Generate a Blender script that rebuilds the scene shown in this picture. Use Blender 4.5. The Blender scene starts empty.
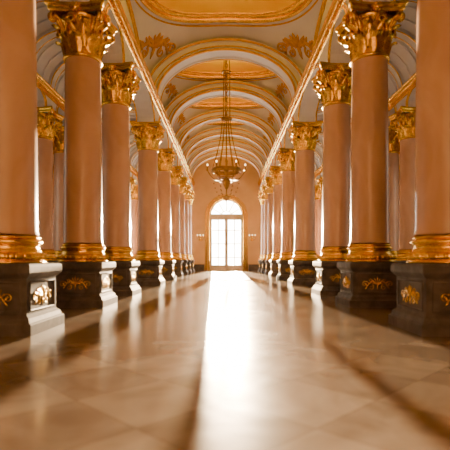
import bpy, math, random
from mathutils import Vector
random.seed(4)
S=1.25
sc=bpy.context.scene
pi=math.pi

# ---------------------------------------------------------------- materials
def newmat(name):
    m=bpy.data.materials.new(name); m.use_nodes=True
    nt=m.node_tree; b=nt.nodes['Principled BSDF']
    return m,nt,b
def N(nt,t,**k):
    n=nt.nodes.new(t)
    for a,v in k.items(): setattr(n,a,v)
    return n
def ramp(nt,stops):
    r=N(nt,'ShaderNodeValToRGB')
    e=r.color_ramp.elements
    e[0].position=stops[0][0]; e[0].color=(*stops[0][1],1)
    e[1].position=stops[-1][0]; e[1].color=(*stops[-1][1],1)
    for p,c in stops[1:-1]:
        x=e.new(p); x.color=(*c,1)
    return r
def noisy(name,c1,c2,scale,rough,metal=0,bump=0,bscale=20,stretch=None,detail=6,distort=0):
    m,nt,b=newmat(name)
    tc=N(nt,'ShaderNodeTexCoord'); mp=N(nt,'ShaderNodeMapping')
    if stretch: mp.inputs['Scale'].default_value=stretch
    nt.links.new(tc.outputs['Object'],mp.inputs[0])
    n=N(nt,'ShaderNodeTexNoise'); n.inputs['Scale'].default_value=scale; n.inputs['Detail'].default_value=detail
    n.inputs['Distortion'].default_value=distort
    nt.links.new(mp.outputs[0],n.inputs['Vector'])
    r=ramp(nt,[(0.3,c1),(0.7,c2)])
    nt.links.new(n.outputs['Fac'],r.inputs[0]); nt.links.new(r.outputs[0],b.inputs['Base Color'])
    b.inputs['Roughness'].default_value=rough; b.inputs['Metallic'].default_value=metal
    if bump:
        n2=N(nt,'ShaderNodeTexNoise'); n2.inputs['Scale'].default_value=bscale; n2.inputs['Detail'].default_value=3
        nt.links.new(tc.outputs['Object'],n2.inputs['Vector'])
        bp=N(nt,'ShaderNodeBump'); bp.inputs['Strength'].default_value=bump; bp.inputs['Distance'].default_value=.03
        nt.links.new(n2.outputs['Fac'],bp.inputs['Height']); nt.links.new(bp.outputs[0],b.inputs['Normal'])
    return m
M_SHAFT=noisy('peach_marble',(0.48,0.30,0.21),(0.60,0.40,0.295),1.1,0.22,stretch=(1,1,.45),distort=1.2)
M_DARK=noisy('dark_stone',(0.075,0.068,0.066),(0.135,0.12,0.115),3,0.6,distort=1.0)
M_DARK.node_tree.nodes['Principled BSDF'].inputs['Specular IOR Level'].default_value=.05
M_GOLD=noisy('gilding',(0.72,0.42,0.04),(0.97,0.62,0.09),6,0.26,metal=1,bump=.5,bscale=14)
M_ORN=noisy('gilt_relief',(0.50,0.25,0.012),(0.66,0.36,0.025),6,0.4,metal=.55,bump=.3,bscale=14)
M_BRONZE=noisy('aged_brass',(0.22,0.13,0.035),(0.38,0.23,0.07),6,0.36,metal=1,bump=.3,bscale=14)
M_WHITE=noisy('ivory_plaster',(0.58,0.60,0.66),(0.66,0.68,0.74),.8,0.6)
M_WALL=noisy('ochre_plaster',(0.46,0.30,0.14),(0.54,0.36,0.18),.7,0.6)
M_DOME=noisy('ochre_dome_paint',(0.88,0.50,0.001),(0.95,0.58,0.003),.8,0.8)
M_DOME.node_tree.nodes['Principled BSDF'].inputs['Specular IOR Level'].default_value=.1
M_FRAME=noisy('painted_frame',(0.55,0.45,0.32),(0.62,0.52,0.38),3,0.45)
M_CRYST=noisy('amber_glass',(0.20,0.12,0.05),(.32,0.2,0.09),5,0.15)
def emis(name,col,st,transp=True):
    m,nt,b=newmat(name); nt.nodes.remove(b)
    out=[n for n in nt.nodes if n.type=='OUTPUT_MATERIAL'][0]
    e=N(nt,'ShaderNodeEmission'); e.inputs[0].default_value=(*col,1); e.inputs[1].default_value=st
    if transp:
        t=N(nt,'ShaderNodeBsdfTransparent'); a=N(nt,'ShaderNodeAddShader')
        nt.links.new(e.outputs[0],a.inputs[0]); nt.links.new(t.outputs[0],a.inputs[1]); nt.links.new(a.outputs[0],out.inputs[0])
    else: nt.links.new(e.outputs[0],out.inputs[0])
    return m
M_GLASS=emis('glowing_window_glass',(1,0.88,0.68),2.2)  # panes emit light themselves, standing in for daylight outside
M_DGLASS=emis('glowing_door_glass',(1,0.93,0.78),26)  # emission put into the door panes imitates bright daylight behind
M_BULB=emis('lamp_bulb',(1,0.75,0.4),8,False)

def floormat():
    m,nt,b=newmat('polished_marble_floor')
    L=nt.links
    tc=N(nt,'ShaderNodeTexCoord')
    mp=N(nt,'ShaderNodeMapping'); mp.inputs['Rotation'].default_value=(0,0,pi/4)
    L.new(tc.outputs['Object'],mp.inputs[0])
    ch=N(nt,'ShaderNodeTexChecker'); ch.inputs['Scale'].default_value=1/(.75*S)
    L.new(mp.outputs[0],ch.inputs['Vector'])
    n=N(nt,'ShaderNodeTexNoise'); n.inputs['Scale'].default_value=1.1; n.inputs['Detail'].default_value=8; n.inputs['Distortion'].default_value=1.6
    L.new(tc.outputs['Object'],n.inputs['Vector'])
    r1=ramp(nt,[(0.3,(0.175,0.14,0.108)),(0.7,(0.265,0.215,0.17))])
    r2=ramp(nt,[(0.3,(0.13,0.10,0.076)),(0.7,(0.22,0.175,0.138))])
    L.new(n.outputs['Fac'],r1.inputs[0]); L.new(n.outputs['Fac'],r2.inputs[0])
    mx=N(nt,'ShaderNodeMix',data_type='RGBA')
    L.new(ch.outputs['Fac'],mx.inputs[0]); L.new(r1.outputs[0],mx.inputs[6]); L.new(r2.outputs[0],mx.inputs[7])
    br=N(nt,'ShaderNodeTexBrick'); br.offset=0; br.inputs['Scale'].default_value=1
    br.inputs['Brick Width'].default_value=.75*S; br.inputs['Row Height'].default_value=.75*S
    br.inputs['Mortar Size'].default_value=.005
    br.inputs['Color1'].default_value=(1,1,1,1); br.inputs['Color2'].default_value=(1,1,1,1); br.inputs['Mortar'].default_value=(.6,.55,.5,1)
    L.new(mp.outputs[0],br.inputs['Vector'])
    m2=N(nt,'ShaderNodeMix',data_type='RGBA',blend_type='MULTIPLY'); m2.inputs[0].default_value=1
    L.new(mx.outputs[2],m2.inputs[6]); L.new(br.outputs['Color'],m2.inputs[7])
    L.new(m2.outputs[2],b.inputs['Base Color'])
    rr=N(nt,'ShaderNodeMapRange'); rr.inputs[3].default_value=.12; rr.inputs[4].default_value=.21
    L.new(n.outputs['Fac'],rr.inputs[0]); L.new(rr.outputs[0],b.inputs['Roughness'])
    return m
M_FLOOR=floormat()

# ---------------------------------------------------------------- mesh builder (x, depth, height) in units of S metres
class MB:
    def __init__(s,mats): s.v=[];s.f=[];s.m=[];s.sm=[];s.mats=mats
    def mi(s,m):
        if m not in s.mats: s.mats.append(m)
        return s.mats.index(m)
    def face(s,idx,m,sm=False): s.f.append(idx); s.m.append(s.mi(m)); s.sm.append(sm)
    def grid(s,rows,m,sm=True,closeu=False,closev=False):
        b=len(s.v); nr=len(rows); nc=len(rows[0])
        for r in rows: s.v.extend(r)
        for i in range(nr if closev else nr-1):
            for j in range(nc if closeu else nc-1):
                i2=(i+1)%nr; j2=(j+1)%nc
                s.face((b+i*nc+j,b+i*nc+j2,b+i2*nc+j2,b+i2*nc+j),m,sm)
        return b
    def box(s,x0,x1,y0,y1,z0,z1,m):
        b=len(s.v)
        s.v+= [(x,y,z) for z in (z0,z1) for y in (y0,y1) for x in (x0,x1)]
        for q in ((0,2,3,1),(4,5,7,6),(0,1,5,4),(2,6,7,3),(0,4,6,2),(1,3,7,5)):
            s.face(tuple(b+i for i in q),m)
    def revolve(s,prof,m,c=(0,0,0),n=32,sm=True):
        rows=[[(c[0]+r*math.cos(2*pi*k/n),c[1]+r*math.sin(2*pi*k/n),c[2]+z) for k in range(n)] for r,z in prof]
        s.grid(rows,m,sm,closeu=True)
    def sq(s,prof,m,c=(0,0,0)):
        for (r0,z0),(r1,z1) in zip(prof[:-1],prof[1:]):
            rows=[[(c[0]+sx*r,c[1]+sy*r,c[2]+z) for sx,sy in ((-1,-1),(1,-1),(1,1),(-1,1))] for r,z in ((r0,z0),(r1,z1))]
            s.grid(rows,m,False,closeu=True)
        r,z=prof[-1]; b=len(s.v); s.v+=[(c[0]+sx*r,c[1]+sy*r,c[2]+z) for sx,sy in ((-1,-1),(1,-1),(1,1),(-1,1))]
        s.face((b,b+1,b+2,b+3),m)
    def tube(s,pts,rad,m,n=8,closed=False):
        P=[Vector(p) for p in pts]; k=len(P); rows=[]
        prev=None
        for i,p in enumerate(P):
            if closed: t=P[(i+1)%k]-P[i-1]
            else: t=P[min(i+1,k-1)]-P[max(i-1,0)]
            if t.length<1e-9: t=Vector((0,0,1))
            t.normalize()
            if prev is None:
                a=Vector((0,0,1)) if abs(t.z)<.9 else Vector((1,0,0))
                u=t.cross(a).normalized()
            else:
                u=(prev-t*prev.dot(t))
                u=u.normalized() if u.length>1e-6 else prev
            prev=u; w=t.cross(u)
            r=rad[i] if isinstance(rad,(list,tuple)) else rad
            rows.append([tuple(p+(u*math.cos(2*pi*j/n)+w*math.sin(2*pi*j/n))*r) for j in range(n)])
        b=s.grid(rows,m,True,closeu=True,closev=closed)
        if not closed:
            s.face(tuple(b+j for j in range(n)),m); s.face(tuple(b+(k-1)*n+j for j in range(n)),m)
    def ball(s,c,r,m,n=10,sz=1):
        s.revolve([(max(1e-4,r*math.sin(pi*i/8)),-r*sz*math.cos(pi*i/8)) for i in range(9)],m,c,n)
    def mesh(s,name):
        me=bpy.data.meshes.new(name)
        me.from_pydata([(x*S,y*S,z*S) for x,y,z in s.v],[],s.f)
        for m in s.mats: me.materials.append(m)
        me.polygons.foreach_set('material_index',s.m); me.polygons.foreach_set('use_smooth',s.sm)
        me.update()
        import bmesh
        bm=bmesh.new(); bm.from_mesh(me); bmesh.ops.recalc_face_normals(bm,faces=bm.faces); bm.to_mesh(me); bm.free()
        return me
    def obj(s,name,loc=(0,0,0),parent=None):
        return place(s.mesh(name),name,loc,parent)
def place(me,name,loc=(0,0,0),parent=None,rot=0):
    o=bpy.data.objects.new(name,me); sc.collection.objects.link(o)
    o.location=(loc[0]*S,loc[1]*S,loc[2]*S); o.rotation_euler=(0,0,rot)
    if parent: o.parent=parent
    return o

# ornament: list of (polyline2D, radii)
def spiral(cx,cy,r0,r1,a0,turns,n=22,sgn=1):
    out=[]
    for i in range(n+1):
        t=i/n; r=r0+(r1-r0)*t; a=a0+sgn*2*pi*turns*t
        out.append((cx+r*math.cos(a),cy+r*math.sin(a)))
    return out
def ornament(w,h,th):
    L=[]
    for k in range(7):   # palmette
        a=pi/2+(k-3)*0.42; l=h*(.62-.05*abs(k-3))
        L.append(([(math.cos(a)*l*t,-.1*h+math.sin(a)*l*t) for t in (0,.3,.6,.85,1)],[th*.5,th,th*1.25,th*.9,th*.25]))
    for sg in (-1,1):
        arm=[]
        for i in range(15):
            t=i/14; arm.append((sg*w*(.08+.62*t),-.12*h+.28*h*math.sin(t*pi*1.25)))
        L.append((arm,[th*(1.15-.5*i/14) for i in range(15)]))
        L.append(([ (sg*x,y) for x,y in spiral(w*.78,-.05*h,.22*h,.04*h,pi*.9,1.4,sgn=-1)],[th*(.9-.4*i/22) for i in range(23)]))
        L.append(([ (sg*x,y) for x,y in spiral(w*.38,-.30*h,.20*h,.04*h,pi*.6,1.3)],[th*(.9-.4*i/22) for i in range(23)]))
        for t in (.2,.38,.55,.72,.9):
            bx=sg*w*(.08+.62*t); by=-.12*h+.28*h*math.sin(t*pi*1.25)
            for s2 in (-1,1):
                a=(.95*s2) ; l=h*.26
                L.append(([(bx+sg*math.cos(a)*l*q,by+math.sin(a)*l*q) for q in (0,.4,.75,1)],[th*.5,th*1.1,th*.8,th*.2]))
    L.append(([(0,-.1*h),(0,-.35*h),(0,-.55*h)],[th*1.3,th*1.2,th*.3]))
    return L

# ---------------------------------------------------------------- columns
def leaf(mb,phi,r0,z0,hl,w0,out):
    rows=[]
    ns,nw=9,6
    for i in range(ns+1):
        t=i/ns
        if t<.7: r=r0+.03*math.sin(t*3)+.10*out*t*t; z=z0+hl*t/.82
        else:
            q=(t-.7)/.3; a=q*2.6
            rc=.11*out
            r=r0+.05+.10*out*.49+rc*math.sin(a)*.95; z=z0+hl*.7/.82+ rc*1.0*(math.sin(a*.6)*1.0) - rc*.9*q*q
        w=w0*(.55+.65*math.sin(pi*min(1,t*.9+.12)))*(1+.16*math.cos(t*22))
        if t>.85: w*=1-(t-.85)*3.2
        row=[]
        for j in range(nw+1):
            s_=j/nw*2-1
            rr=r+.035*(1-abs(s_))-.02+ .014*math.cos(s_*9)
            ang=phi+s_*w/max(r,.2)
            row.append((rr*math.cos(ang),rr*math.sin(ang),z))
        rows.append(row)
    mb.grid(rows,M_GOLD,True)
def column_mesh(name):
    mb=MB([M_DARK,M_SHAFT,M_GOLD])
    mb.sq([(.60,0),(.60,.14),(.585,.155),(.57,.16),(.55,.22),(.515,.25),(.505,.26),(.505,.74),(.53,.76),(.565,.80),(.575,.82),(.575,.90),(.56,.93),(.545,.94)],M_DARK)
    orn=ornament(.33,.28,.0105)
    for k in range(4):
        a=k*pi/2
        def mp(x,z,d): 
            X,Y=x,-(.505+d)
            return (X*math.cos(a)-Y*math.sin(a),X*math.sin(a)+Y*math.cos(a),z)
        fr=[mp(-.42,.31,.004),mp(.42,.31,.004),mp(.42,.69,.004),mp(-.42,.69,.004)]
        mb.tube(fr,.014,M_DARK,n=6,closed=True)
        for pl,rd in orn:
            mb.tube([mp(x,.5+y,.002) for x,y in pl],rd,M_GOLD,n=5)
    def torus(rc,zc,rr,n=8): return [(rc+rr*math.cos(t),zc+rr*math.sin(t)) for t in [-pi/2+pi*i/n for i in range(n+1)]]
    mb.revolve([(.0,.94),(.52,.94),(.52,.97)]+torus(.46,1.035,.065)+[(.46,1.105),(.44,1.13),(.425,1.165),(.44,1.195),(.45,1.2)]+torus(.44,1.235,.035)+[(.43,1.28)]+torus(.42,1.30,.02)+[(.41,1.335),(.395,1.36)],M_GOLD,n=48)
    for k in range(28):
        a=2*pi*k/28; c=(.51*math.cos(a),.51*math.sin(a),1.035)
        mb.ball(c,.036,M_GOLD,n=6,sz=1.4)
    z0,z1=1.34,5.32
    prof=[(.425,z0),(.41,z0+.06)]
    for i in range(1,13):
        t=i/12; prof.append((.405-.035*t**1.8,z0+.06+(z1-z0-.06)*t))
    mb.revolve(prof,M_SHAFT,n=48)
    zc=5.28
    mb.revolve([(.365,zc-.02)]+torus(.38,zc+.02,.04)+[(.385,zc+.07),(.375,zc+.1),(.38,zc+.4),(.41,zc+.65),(.47,zc+.82),(.5,zc+.86),(.0,zc+.87)],M_GOLD,n=32)
    for k in range(8):
        leaf(mb,2*pi*k/8,.385,zc+.06,.36,.125,1.0)
        leaf(mb,2*pi*(k+.5)/8,.39,zc+.18,.52,.12,1.25)
    for k in range(4):
        a=pi/4+k*pi/2
        ca,sa=math.cos(a),math.sin(a)
        stem=[(.42,zc+.45),(.47,zc+.6),(.56,zc+.74),(.68,zc+.83)]
        path=list(stem)+[(.655+.1*math.cos(pi/2-q)*(1-q/9),zc+.735+.1*math.sin(pi/2-q)*(1-q/9)) for q in [i*.5 for i in range(1,15)]]
        for off in (-.035,.035):
            mb.tube([(r*ca-off*sa,r*sa+off*ca,z) for r,z in path],[.03]*4+[.034]*7+[.026]*7,M_GOLD,n=6)
        mb.ball((.655*ca,.655*sa,zc+.735),.05,M_GOLD)
        b=k*pi/2
        for sg in (-1,1):
            pth=[]
            for q in [i*.45 for i in range(14)]:
                rr=.085*(1-q/8)
                pth.append((sg*(.10+rr*math.cos(q)),zc+.70+rr*math.sin(q)))
            pts=[(sg*.22,zc+.42),(sg*.2,zc+.55)]+pth
            mb.tube([((.475)*math.cos(b)-x*math.sin(b),(.475)*math.sin(b)+x*math.cos(b),z) for x,z in pts],.024,M_GOLD,n=6)
        fc=(.52*math.cos(b),.52*math.sin(b),zc+.92)
        mb.ball(fc,.085,M_GOLD)
        for q in range(6):
            t=q*pi/3
            mb.ball((fc[0]+.02*math.cos(b)-.07*math.cos(t)*math.sin(b),fc[1]+.02*math.sin(b)+.07*math.cos(t)*math.cos(b),fc[2]+.07*math.sin(t)),.04,M_GOLD,n=6)
    def ab(half,z):
        pts=[]
        for k in range(4):
            a=k*pi/2
            for i in range(9):
                s_=(i/8*2-1)*.92
                d=half*(1-.17*(1-s_*s_))
                x,y=d,s_*half
                pts.append((x*math.cos(a)-y*math.sin(a),x*math.sin(a)+y*math.cos(a),z))
        return pts
    rows=[ab(.55,zc+.85),ab(.585,zc+.88),ab(.585,zc+.93),ab(.63,zc+.97),ab(.63,zc+1.03)]
    b=mb.grid(rows,M_GOLD,False,closeu=True)
    mb.face(tuple(b+4*36+i for i in range(36)),M_GOLD)
    return mb.mesh(name)
COL=column_mesh('marble_column')
ZN=[-.5,3.0,6.4,9.8,12.7,17.9,22.1,26.2,29.6,32.6,35.4]
ZO=[-.5,3.0,6.4,9.8,13.0,16.2,18.4,22.1,26.2,29.6,32.6,35.4]
XN,XO=3.12,6.65
ENDY,BACKY,XW=37.6,-3.0,7.45
for z in ZN:
    for sg in (-1,1): place(COL,'marble_column',(sg*XN,z,0))
for z in ZO:
    for sg in (-1,1): place(COL,'marble_column',(sg*XO,z,0))

# ---------------------------------------------------------------- floor
mb=MB([M_FLOOR]); mb.box(-XW-.4,XW+.4,BACKY-.4,ENDY+2,-.2,0,M_FLOOR); mb.obj('floor')

# ---------------------------------------------------------------- walls with arched openings
def arch_wall(mb,p0,p1,H,ops,q0,q1,mp,mat,n=16):
    def quadbox(a,b,za0,zb0,za1,zb1):
        vs=[mp(a,q0,za0),mp(b,q0,zb0),mp(b,q0,zb1),mp(a,q0,za1),mp(a,q1,za0),mp(b,q1,zb0),mp(b,q1,zb1),mp(a,q1,za1)]
        k=len(mb.v); mb.v+=vs
        for f in ((0,1,2,3),(5,4,7,6),(0,4,5,1),(3,2,6,7)): mb.face(tuple(k+i for i in f),mat)
    def cap(a,z0,z1):
        k=len(mb.v); mb.v+=[mp(a,q0,z0),mp(a,q1,z0),mp(a,q1,z1),mp(a,q0,z1)]; mb.face((k,k+1,k+2,k+3),mat)
    cur=p0
    for pc,hw,sill,spring,rise in sorted(ops):
        quadbox(cur,pc-hw,0,0,H,H)
        if sill>0: quadbox(pc-hw,pc+hw,0,0,sill,sill)
        cap(pc-hw,sill,spring); cap(pc+hw,sill,spring)
        xs=[-math.cos(pi*i/n) for i in range(n+1)]
        for a,b in zip(xs[:-1],xs[1:]):
            za=spring+rise*math.sqrt(max(0,1-a*a)); zb=spring+rise*math.sqrt(max(0,1-b*b))
            quadbox(pc+a*hw,pc+b*hw,za,zb,H,H)
        cur=pc+hw
    quadbox(cur,p1,0,0,H,H); cap(p0,0,H); cap(p1,0,H)

def archpts(pc,hw,sill,spring,rise,n=18,legs=True):
    pts=[]
    if legs: pts.append((pc-hw,sill))
    pts+=[(pc-hw*math.cos(pi*i/n),spring+rise*math.sin(pi*i/n)) for i in range(n+1)]
    if legs: pts.append((pc+hw,sill))
    return pts
WH=.66
def win_frame(mb,pc,hw,sill,spring,rise,q,mp,glass,nc,nr,bar=.035,transom=True,frame=M_FRAME):
    mb.tube([mp(p,q,z) for p,z in archpts(pc,hw-.03,sill,spring,rise-.03)],.07,frame,n=6)
    mb.tube([mp(pc-hw,q,sill+.04),mp(pc+hw,q,sill+.04)],.06,frame,n=6)
    if transom: mb.tube([mp(pc-hw,q,spring),mp(pc+hw,q,spring)],.06,frame,n=6)
    for i in range(1,nc):
        x=pc-hw+2*hw*i/nc
        mb.tube([mp(x,q,sill),mp(x,q,spring)],bar*(1.6 if i*2==nc else 1),frame,n=4)
    for i in range(1,nr):
        z=sill+(spring-sill)*i/nr
        mb.tube([mp(pc-hw,q,z),mp(pc+hw,q,z)],bar,frame,n=4)
    for i in range(1,6):
        a=pi*i/6
        mb.tube([mp(pc+.35*hw*math.cos(a),q,spring+.35*rise*math.sin(a)),mp(pc+hw*math.cos(a),q,spring+rise*math.sin(a))],bar,frame,n=4)
    mb.tube([mp(pc+.35*hw*math.cos(pi*i/10),q,spring+.35*rise*math.sin(pi*i/10)) for i in range(11)],bar,frame,n=4)
    pts=archpts(pc,hw,sill,spring,rise)
    k=len(mb.v); mb.v+=[mp(p,q+.01,z) for p,z in pts]; mb.face(tuple(range(k,k+len(pts))),glass)

TOP=11.6
wn=1
side_ops=[(( a+b)/2,WH if b-a>2.8 else .42,.9,4.7,WH if b-a>2.8 else .42) for a,b in zip(ZO[:-1],ZO[1:]) if (a+b)/2>10.5]
for sg,nm in ((-1,'wall_left'),(1,'wall_right')):
    mp=lambda p,q,z,sg=sg:(sg*(XW+q),p,z)
    mb=MB([M_WALL])
    arch_wall(mb,BACKY,ENDY,TOP,side_ops,0,.35,mp,M_WALL)
    w=mb.obj(nm)
    mb=MB([M_GOLD,M_WHITE])
    for o in side_ops:
        mb.tube([mp(p,-.02,z) for p,z in archpts(o[0],o[1]+.08,o[2],o[3],o[4]+.08)],.055,M_GOLD,n=6)
        mb.tube([mp(p,-.01,z) for p,z in archpts(o[0],o[1]+.24,o[2]-.1,o[3],o[4]+.24)],.035,M_GOLD,n=6)
    mb.obj('window_trim',parent=w)
    for o in side_ops:
        mb=MB([M_FRAME,M_GLASS])
        win_frame(mb,*o,.15,mp,M_GLASS,2,6)
        mb.obj('window_%d'%wn); wn+=1
    mb=MB([M_DARK]); 
    x0,x1=sorted((sg*(XW-.07),sg*(XW)))
    mb.box(x0,x1,BACKY,ENDY,0,.45,M_DARK); mb.obj('baseboard_'+('left' if sg<0 else 'right'))
# end wall
mpE=lambda p,q,z:(p,ENDY+q,z)
end_ops=[(0,1.36,0,4.55,1.42),(-4.95,.85,.0,4.4,.85),(4.95,.85,.0,4.4,.85)]
mb=MB([M_WALL]); arch_wall(mb,-XW,XW,TOP,end_ops,0,.4,mpE,M_WALL); wall_end=mb.obj('wall_back')
mb=MB([M_GOLD,M_WHITE])
for o in end_ops:
    for d,r in ((.1,.07),(.28,.05),(.4,.03)):
        mb.tube([mpE(p,-.02,z) for p,z in archpts(o[0],o[1]+d,0,o[3],o[4]+d)],r,M_GOLD,n=6)
mb.box(-2.75,-1.85,ENDY-.1,ENDY,0,.55,M_DARK); mb.box(1.85,2.75,ENDY-.1,ENDY,0,.55,M_DARK)
mb.obj('arch_trim',parent=wall_end)
mb=MB([M_WALL]); arch_wall(mb,-XW,XW,TOP,[],-.4,0,lambda p,q,z:(p,BACKY+q,z),M_WALL); mb.obj('wall_front')

# main door: two glazed leaves + fanlight
def door(name,o,glass,nr):
    mb=MB([M_FRAME,glass])
    pc,hw,sill,spring,rise=o
    win_frame(mb,pc,hw,0,spring,rise,.2,mpE,glass,4,nr,bar=.04)
    for sx in (-1,1):   # leaf stiles and rails
        x0,x1=sorted((pc+sx*.02,pc+sx*(hw-.04)))
        for a,b in ((x0,x0+.12),(x1-.12,x1)): mb.box(a,b,ENDY+.13,ENDY+.19,0,spring-.12,M_FRAME)
        for a,b in ((0,.5),(spring-.28,spring-.12)): mb.box(x0,x1,ENDY+.14,ENDY+.19,a,b,M_FRAME)
        mb.tube([(pc+sx*.1,ENDY+.09,1.6),(pc+sx*.1,ENDY+.06,1.9),(pc+sx*.1,ENDY+.09,2.2)],.02,M_GOLD,n=6)
    mb.box(pc-hw,pc+hw,ENDY+.08,ENDY+.2,spring-.14,spring+.22,M_FRAME)
    mb.obj(name)
door('door_1',end_ops[0],M_DGLASS,4)
door('door_2',end_ops[1],M_GLASS,5)
door('door_3',end_ops[2],M_GLASS,5)

# ---------------------------------------------------------------- nave entablature (arcade) 
CAP=6.30; CORN=7.22
def arcade(sg,xin,xout,zs,cap,corn,rise,name,both=True):
    mb=MB([M_WHITE,M_GOLD])
    ops=[]
    for a,b in zip(zs[:-1],zs[1:]):
        hw=(b-a)/2-.55; ops.append(((a+b)/2,hw,0,cap+.12,min(rise,hw*.9)))
    x0,x1=sg*xin,sg*xout
    prev=BACKY
    def strip(a,b,za,zb):
        k=len(mb.v)
        mb.v+=[(x0,a,za),(x0,b,zb),(x0,b,corn),(x0,a,corn),(x1,a,za),(x1,b,zb),(x1,b,corn),(x1,a,corn)]
        for f in ((0,1,2,3),(5,4,7,6),(0,4,5,1),(3,2,6,7)): mb.face(tuple(k+i for i in f),M_WHITE)
    for pc,hw,_,sp,r in ops:
        strip(prev,pc-hw,cap,cap)
        k=len(mb.v)
        for yy in (pc-hw,pc+hw):
            k=len(mb.v); mb.v+=[(x0,yy,cap),(x1,yy,cap),(x1,yy,sp),(x0,yy,sp)]; mb.face((k,k+1,k+2,k+3),M_WHITE)
        n=20; xs=[-math.cos(pi*i/n) for i in range(n+1)]
        for a,b in zip(xs[:-1],xs[1:]):
            strip(pc+a*hw,pc+b*hw,sp+r*math.sqrt(max(0,1-a*a)),sp+r*math.sqrt(max(0,1-b*b)))
        for xx in ((x0,x1) if both else (x0,)):
            mb.tube([(xx,p,z) for p,z in archpts(pc,hw+.02,cap,sp,r+.02)],.035,M_GOLD,n=6)
            mb.tube([(xx,p,z) for p,z in archpts(pc,hw+.13,cap,sp,r+.1)],.02,M_GOLD,n=6)
        prev=pc+hw
    strip(prev,ENDY,cap,cap)
    return mb
def cornice(mb,sg,xf,corn,y0=BACKY,y1=ENDY):
    pr=[(.0,-.2,1),(-.04,-.18,1),(-.04,-.14,1),(-.02,-.12,1),(-.05,-.08,1),(-.08,-.05,1),(-.11,-.03,1),(-.13,0,1),(-.13,.07,1),(-.16,.1,1),(-.16,.14,0),(.1,.16,0)]
    for (a,za,g),(b,zb,_) in zip(pr[:-1],pr[1:]):
        k=len(mb.v)
        mb.v+=[(sg*(xf+a),y0,corn+za),(sg*(xf+a),y1,corn+za),(sg*(xf+b),y1,corn+zb),(sg*(xf+b),y0,corn+zb)]
        mb.face((k,k+1,k+2,k+3),M_GOLD if g else M_WHITE)
    y=y0+.1
    while y<y1:   # dentils
        x0,x1=sorted((sg*(xf-.09),sg*(xf-.02)))
        mb.box(x0,x1,y,y+.09,corn-.13,corn-.06,M_GOLD); y+=.2
tn=1
for sg in (-1,1):
    mb=arcade(sg,2.78,3.46,ZN,CAP,CORN,.68,'x')
    cornice(mb,sg,2.78,CORN); mb.obj('trim_%d'%tn); tn+=1
    mb=arcade(sg,6.3,XW,ZO,CAP,CORN-.3,.42,'x',False)
    cornice(mb,sg,6.3,CORN-.3); mb.obj('trim_%d'%tn); tn+=1

# ---------------------------------------------------------------- ceiling vaults
SP=CORN+.1; A=3.2; RISE=2.25; HH=RISE/math.sqrt(.5)
def vz(u,v): return SP+HH*math.sqrt(max(0,1-.5*u*u-.5*v*v))
bays=[(-3.0,9.3,.88,.78,2.4),(9.3,17.9,.92,.77,2.6),(17.9,22.1,.90,.88,2.2),(22.1,26.2,.90,.88,2.2),(26.2,29.6,.84,.84,2),(29.6,32.6,.84,.84,2),(32.6,35.4,.84,.84,2),(35.4,38.2,.84,.84,2)]
mb=MB([M_WHITE,M_DOME,M_GOLD,M_ORN]); mo=MB([M_ORN])
def sgnp(x,p): return math.copysign(abs(x)**p,x)
for y0,y1,ru,rv,ex in bays:
    yc=(y0+y1)/2; hb=(y1-y0)/2
    def P(u,v,dz=0): return (u*A,yc+v*hb,vz(u,v)+dz)
    NT=96; rows=[]
    def ringpt(th,s=1): return (s*ru*sgnp(math.cos(th),2/ex),s*rv*sgnp(math.sin(th),2/ex))
    def sqpt(th):
        c,s_=math.cos(th),math.sin(th); m=max(abs(c),abs(s_)); return c/m,s_/m
    for k in range(13):
        t=k/12; row=[]
        for j in range(NT):
            th=2*pi*j/NT+1e-6
            a=ringpt(th); b=sqpt(th)
            row.append(P(a[0]+(b[0]-a[0])*t,a[1]+(b[1]-a[1])*t))
        rows.append(row)
    mb.grid(rows,M_WHITE,True,closeu=True)
    ring=[ringpt(2*pi*j/NT) for j in range(NT)]
    for s_,r,dz,m in ((1,.095,0,M_GOLD),(1.06,.035,-.01,M_ORN),(.95,.055,.1,M_GOLD)):
        mb.tube([(u*s_*A,yc+v*s_*hb,vz(u*min(s_,1.0),v*min(s_,1.0)) -(.0 if s_<=1 else .10)+dz) for u,v in ring],r,m,n=8,closed=True)
    rows=[[P(u,v) for u,v in ring],[(u*.97*A,yc+v*.97*hb,vz(u,v)+.1) for u,v in ring]]
    mb.grid(rows,M_GOLD,True,closeu=True)
    rows=[]
    for k in range(11):
        a=k/10*pi/2; s_=max(.97*math.cos(a),.002)
        rows.append([(u*s_*A,yc+v*s_*hb,(vz(u,v)+.1)*math.cos(a)**2+(SP+HH+.55)*(1-math.cos(a)**2)) for u,v in ring])
    mb.grid(rows,M_DOME,True,closeu=True)
    for sx in (-1,1):
        n=24; row0=[];row1=[]
        for i in range(n+1):
            v=-math.cos(pi*i/n); row0.append((sx*A,yc+v*hb,SP-.15)); row1.append((sx*A,yc+v*hb,vz(1,v)))
        mb.grid([row0,row1],M_WHITE,False)
        for sc_,r in ((.96,.05),(.86,.025)):
            mb.tube([(sx*(A-.03),yc-math.cos(pi*i/n)*(hb-.5)*sc_,SP+(vz(1,0)-SP)*sc_*math.sin(pi*i/n)) for i in range(n+1)],r,M_GOLD,n=6)
    big=hb>3
    ou,ov=(.84,.80) if big else (.82,.82)
    for su in (-1,1):
        for sv in (-1,1):
            u0,v0=su*ou,sv*ov
            d=Vector((u0*A,v0*hb)).normalized()
            cx,cy=(u0*A,v0*hb)
            k=1.2 if big else .68
            for pl,rd in ornament(.78*k,.62*k,.046*k):
                pts=[]
                for s_,t_ in pl:
                    X=cx-d.x*t_*1.0+(-d.y)*s_; Y=cy-d.y*t_+d.x*s_
                    u,v=X/A,Y/hb
                    u=max(-.985,min(.985,u)); v=max(-.97,min(.97,v))
                    pts.append((u*A,yc+v*hb,vz(u,v)-.02))
                mo.tube(pts,rd,M_ORN,n=5)
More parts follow.
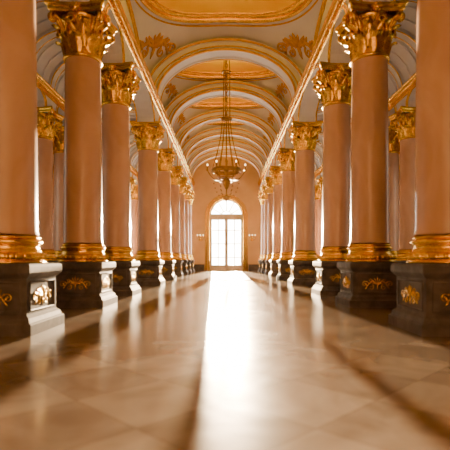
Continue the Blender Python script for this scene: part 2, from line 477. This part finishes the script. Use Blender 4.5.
# transverse ribs
for yb in [b[1] for b in bays[:-1]]:
    thick=.42 if yb<25 else .3
    pr=[(-.80,1.1),(-.80,.93),(-1.0,.90),(-1.0,.80),(-.82,.76),(-.82,.42),(-.95,.38),(-.95,.30),(-.85,.27),(-.85,.10),(-1,.06),(-1,0),(-.7,0),(-.62,.08),(.62,.08),(.7,0),(1,0),(1,.06),(.85,.10),(.85,.76),(1,.80),(1,.9),(.8,.93),(.8,1.1)]
    rows=[]
    n=40
    def E(th,t): 
        ai,bi=2.68,RISE-.44; ao,bo=A+.03,RISE+.03
        return ((ai+(ao-ai)*t)*math.cos(th),SP+(bi+(bo-bi)*t)*math.sin(th))
    for i in range(n+1):
        th=pi*i/n
        rows.append([(E(th,t)[0],yb+d*thick,E(th,t)[1]) for d,t in pr])
    mb.grid(rows,M_WHITE,False)
    for t,r in ((.85,.04),(.34,.024),(.03,.045)):
        for sd in (-1,1):
            mb.tube([(E(pi*i/n,t)[0],yb+sd*thick*(1.0 if t!=.34 else .95),E(pi*i/n,t)[1]) for i in range(n+1)],r,M_ORN,n=6)
ceil=mb.obj('ceiling')
mo.obj('pendentive_ornament',parent=ceil)
# aisle vaults
mb=MB([M_WHITE,M_GOLD])
for sg in (-1,1):
    xa,xb=3.46,6.3; xc=(xa+xb)/2; hw=(xb-xa)/2
    s0=CORN-.2; rs=1.25; n=20
    ys=[BACKY,ENDY]
    mb.grid([[(sg*(xc-hw*math.cos(pi*i/n)),y,s0+rs*math.sin(pi*i/n)) for i in range(n+1)] for y in ys],M_WHITE,True)
    y=BACKY+.4; k=0
    while y<ENDY:
        big=(k%3==0); w=.16 if big else .06; d=.12 if big else .05
        pr=[(-w,0),(-w,d),(w,d),(w,0)]
        mb.grid([[(sg*(xc-(hw-dd)*math.cos(pi*i/n)),y+dy,s0+(rs-dd)*math.sin(pi*i/n)) for dy,dd in pr] for i in range(n+1)],M_WHITE,False)
        if big:
            for sd in (-1,1):
                mb.tube([(sg*(xc-(hw-d)*math.cos(pi*i/n)),y+sd*w,s0+(rs-d)*math.sin(pi*i/n)) for i in range(n+1)],.022,M_GOLD,n=5)
        y+=.62; k+=1
mb.obj('aisle_vault',parent=ceil)
mb=MB([M_WALL]); mb.box(-XW-.4,XW+.4,BACKY-.4,ENDY+.4,TOP,TOP+.3,M_WALL); mb.obj('roof_slab',parent=ceil)

# ---------------------------------------------------------------- chandelier
def chandelier():
    G=M_BRONZE
    mb=MB([G,M_CRYST,M_BULB])
    top=SP+HH+.55
    H=lambda y: 1+ (259-y)*20/450
    zt=H(118); zr=H(170); zb=H(201)
    mb.revolve([(.001,top+.0),(.22,top-.02),(.2,top-.1),(.08,top-.18),(.03,top-.3)],G,n=16)
    z=top-.25
    while z>zt+.25:     # chain links
        for rot in (0,1):
            pts=[]
            for q in range(10):
                a=2*pi*q/10; x=.05*math.cos(a); zz=z-.08-.14*rot+.1*math.sin(a)
                pts.append((x,0,zz) if rot==0 else (0,x,zz))
            mb.tube(pts,.02,G,n=5,closed=True)
        z-=.28
    for k in range(3):
        a=2*pi*k/3+.3
        mb.tube([(.13*math.cos(a),.13*math.sin(a),top-.12),(.17*math.cos(a),.17*math.sin(a),zt)],.026,G,n=6)
    mb.tube([(.18*math.cos(2*pi*i/24),.18*math.sin(2*pi*i/24),H(72)) for i in range(24)],.04,G,closed=True)
    mb.revolve([(.02,zt+.2),(.06,zt+.15),(.05,zt+.08),(.2,zt+.02),(.26,zt-.03),(.2,zt-.1),(.08,zt-.12),(.02,zt-.16)],G,n=20)
    for k in range(6):
        a=2*pi*k/6; c,s_=math.cos(a),math.sin(a)
        pts=[]
        for i in range(13):
            t=i/12; r=.18+.46*t**1.7; zz=zt-.05+(zr-zt+.05)*t
            pts.append((r*c,r*s_,zz))
        mb.tube(pts,.022,G,n=5)
    mb.revolve([(.60,zr-.12),(.66,zr-.1),(.68,zr),(.64,zr+.06),(.60,zr+.04),(.60,zr-.12)],G,n=40)
    mb.tube([(.36*math.cos(2*pi*i/30),.36*math.sin(2*pi*i/30),zr-.34) for i in range(30)],.03,G,closed=True)
    for k in range(6):
        a=2*pi*k/6; c,s_=math.cos(a),math.sin(a)
        pts=[]
        for i in range(11):
            t=i/10; r=.12+.72*t; zz=zr-.34-.14*math.sin(t*pi)+.32*t**3
            pts.append((r*c,r*s_,zz))
        mb.tube(pts,.026,G,n=6)
        ex=pts[-1]
        mb.revolve([(.01,-.02),(.085,.02),(.07,.03),(.03,.03),(.03,.2),(.001,.2)],G,c=ex,n=10)
        mb.ball((ex[0],ex[1],ex[2]+.25),.026,M_BULB,n=8,sz=1.8)
        for i in range(8):
            t=i/8; r=.60*math.cos(t*pi/2)
            mb.ball((r*c,r*s_,zr-.15-(zr-zb-.2)*math.sin(t*pi/2)),.03,M_CRYST,n=6)
    mb.revolve([(.03,zr+.5),(.07,zr+.4),(.05,zr+.2),(.12,zr+.05),(.09,zr-.1),(.05,zr-.25),(.15,zr-.45),(.18,zr-.6),(.12,zr-.75),(.05,zr-.85)],G,n=20)
    mb.tube([(0,0,zt),(0,0,zb+.2)],.03,G)
    mb.ball((0,0,zb+.16),.11,M_CRYST,n=14)
    mb.revolve([(.04,zb+.08),(.06,zb+.02),(.02,zb-.04),(.001,zb-.14)],G,n=12)
    mb.obj('chandelier',(0,20.0,0))
chandelier()

# wall sconces on end wall
def sconce():
    mb=MB([M_GOLD,M_BULB])
    mb.revolve([(.001,.0),(.1,.02),(.12,.1),(.06,.2),(.09,.4),(.04,.55),(.001,.6)],M_GOLD,n=12)
    for sx in (-1,0,1):
        pts=[(sx*.24*t,-.28*math.sin(t*pi/2) if sx else -.34*t,.15-.12*math.sin(t*pi)+.12*t) for t in [i/8 for i in range(9)]]
        mb.tube(pts,.02,M_GOLD,n=6); e=pts[-1]
        mb.revolve([(.01,0),(.06,.02),(.03,.04),(.03,.16),(.001,.16)],M_GOLD,c=e,n=8)
        mb.ball((e[0],e[1],e[2]+.21),.035,M_BULB,n=8,sz=1.6)
    return mb.mesh('wall_sconce')
SM=sconce()
for x in (-2.15,2.15): place(SM,'wall_sconce',(x,ENDY-.02,2.5))

# ---------------------------------------------------------------- lights
def light(kind,name,loc,energy,col,**k):
    l=bpy.data.lights.new(name,kind); l.energy=energy; l.color=col
    for a,v in k.items(): setattr(l,a,v)
    o=bpy.data.objects.new(name,l); sc.collection.objects.link(o); o.location=[c*S for c in loc]; return o
def aim(o,t):
    d=Vector([c*S for c in t])-o.location
    o.rotation_euler=d.to_track_quat('-Z','Y').to_euler()
for lx,pw in ((1.25,2900000),(-1.9,2500000)):
    sp=light('SPOT','sun_stand_in_spot',(lx,60,5.3),pw,(1,.70,.40),shadow_soft_size=.08,spot_size=math.radians(40),spot_blend=.3)  # pair of added spots replaces one sun, shaped to streak the floor
    aim(sp,(0,10,1.5))
for y0,y1,*_ in bays[1:]:
    o=light('AREA','dome_fill_light',(0,(y0+y1)/2,SP+HH-.4),190 if y1-y0>5 else 75,(1,.86,.42),shape='ELLIPSE',size=2.2*S,size_y=(y1-y0)*.4*S)  # added unseen uplight to brighten the dome, no fixture modelled
    o.rotation_euler=(pi,0,0)
w=bpy.data.worlds.new('World'); sc.world=w; w.use_nodes=True
w.node_tree.nodes['Background'].inputs[0].default_value=(1,.93,.82,1); w.node_tree.nodes['Background'].inputs[1].default_value=.35

# ---------------------------------------------------------------- camera
cd=bpy.data.cameras.new('camera'); cam=bpy.data.objects.new('camera',cd); sc.collection.objects.link(cam)
cd.sensor_width=36; cd.lens=36; cd.shift_y=34/450; cd.shift_x=-.003
cam.location=(0,0,1.0*S); cam.rotation_euler=(pi/2,0,0)
cd.dof.use_dof=True; cd.dof.focus_distance=17*S; cd.dof.aperture_fstop=.9
cd.clip_end=500
sc.camera=cam
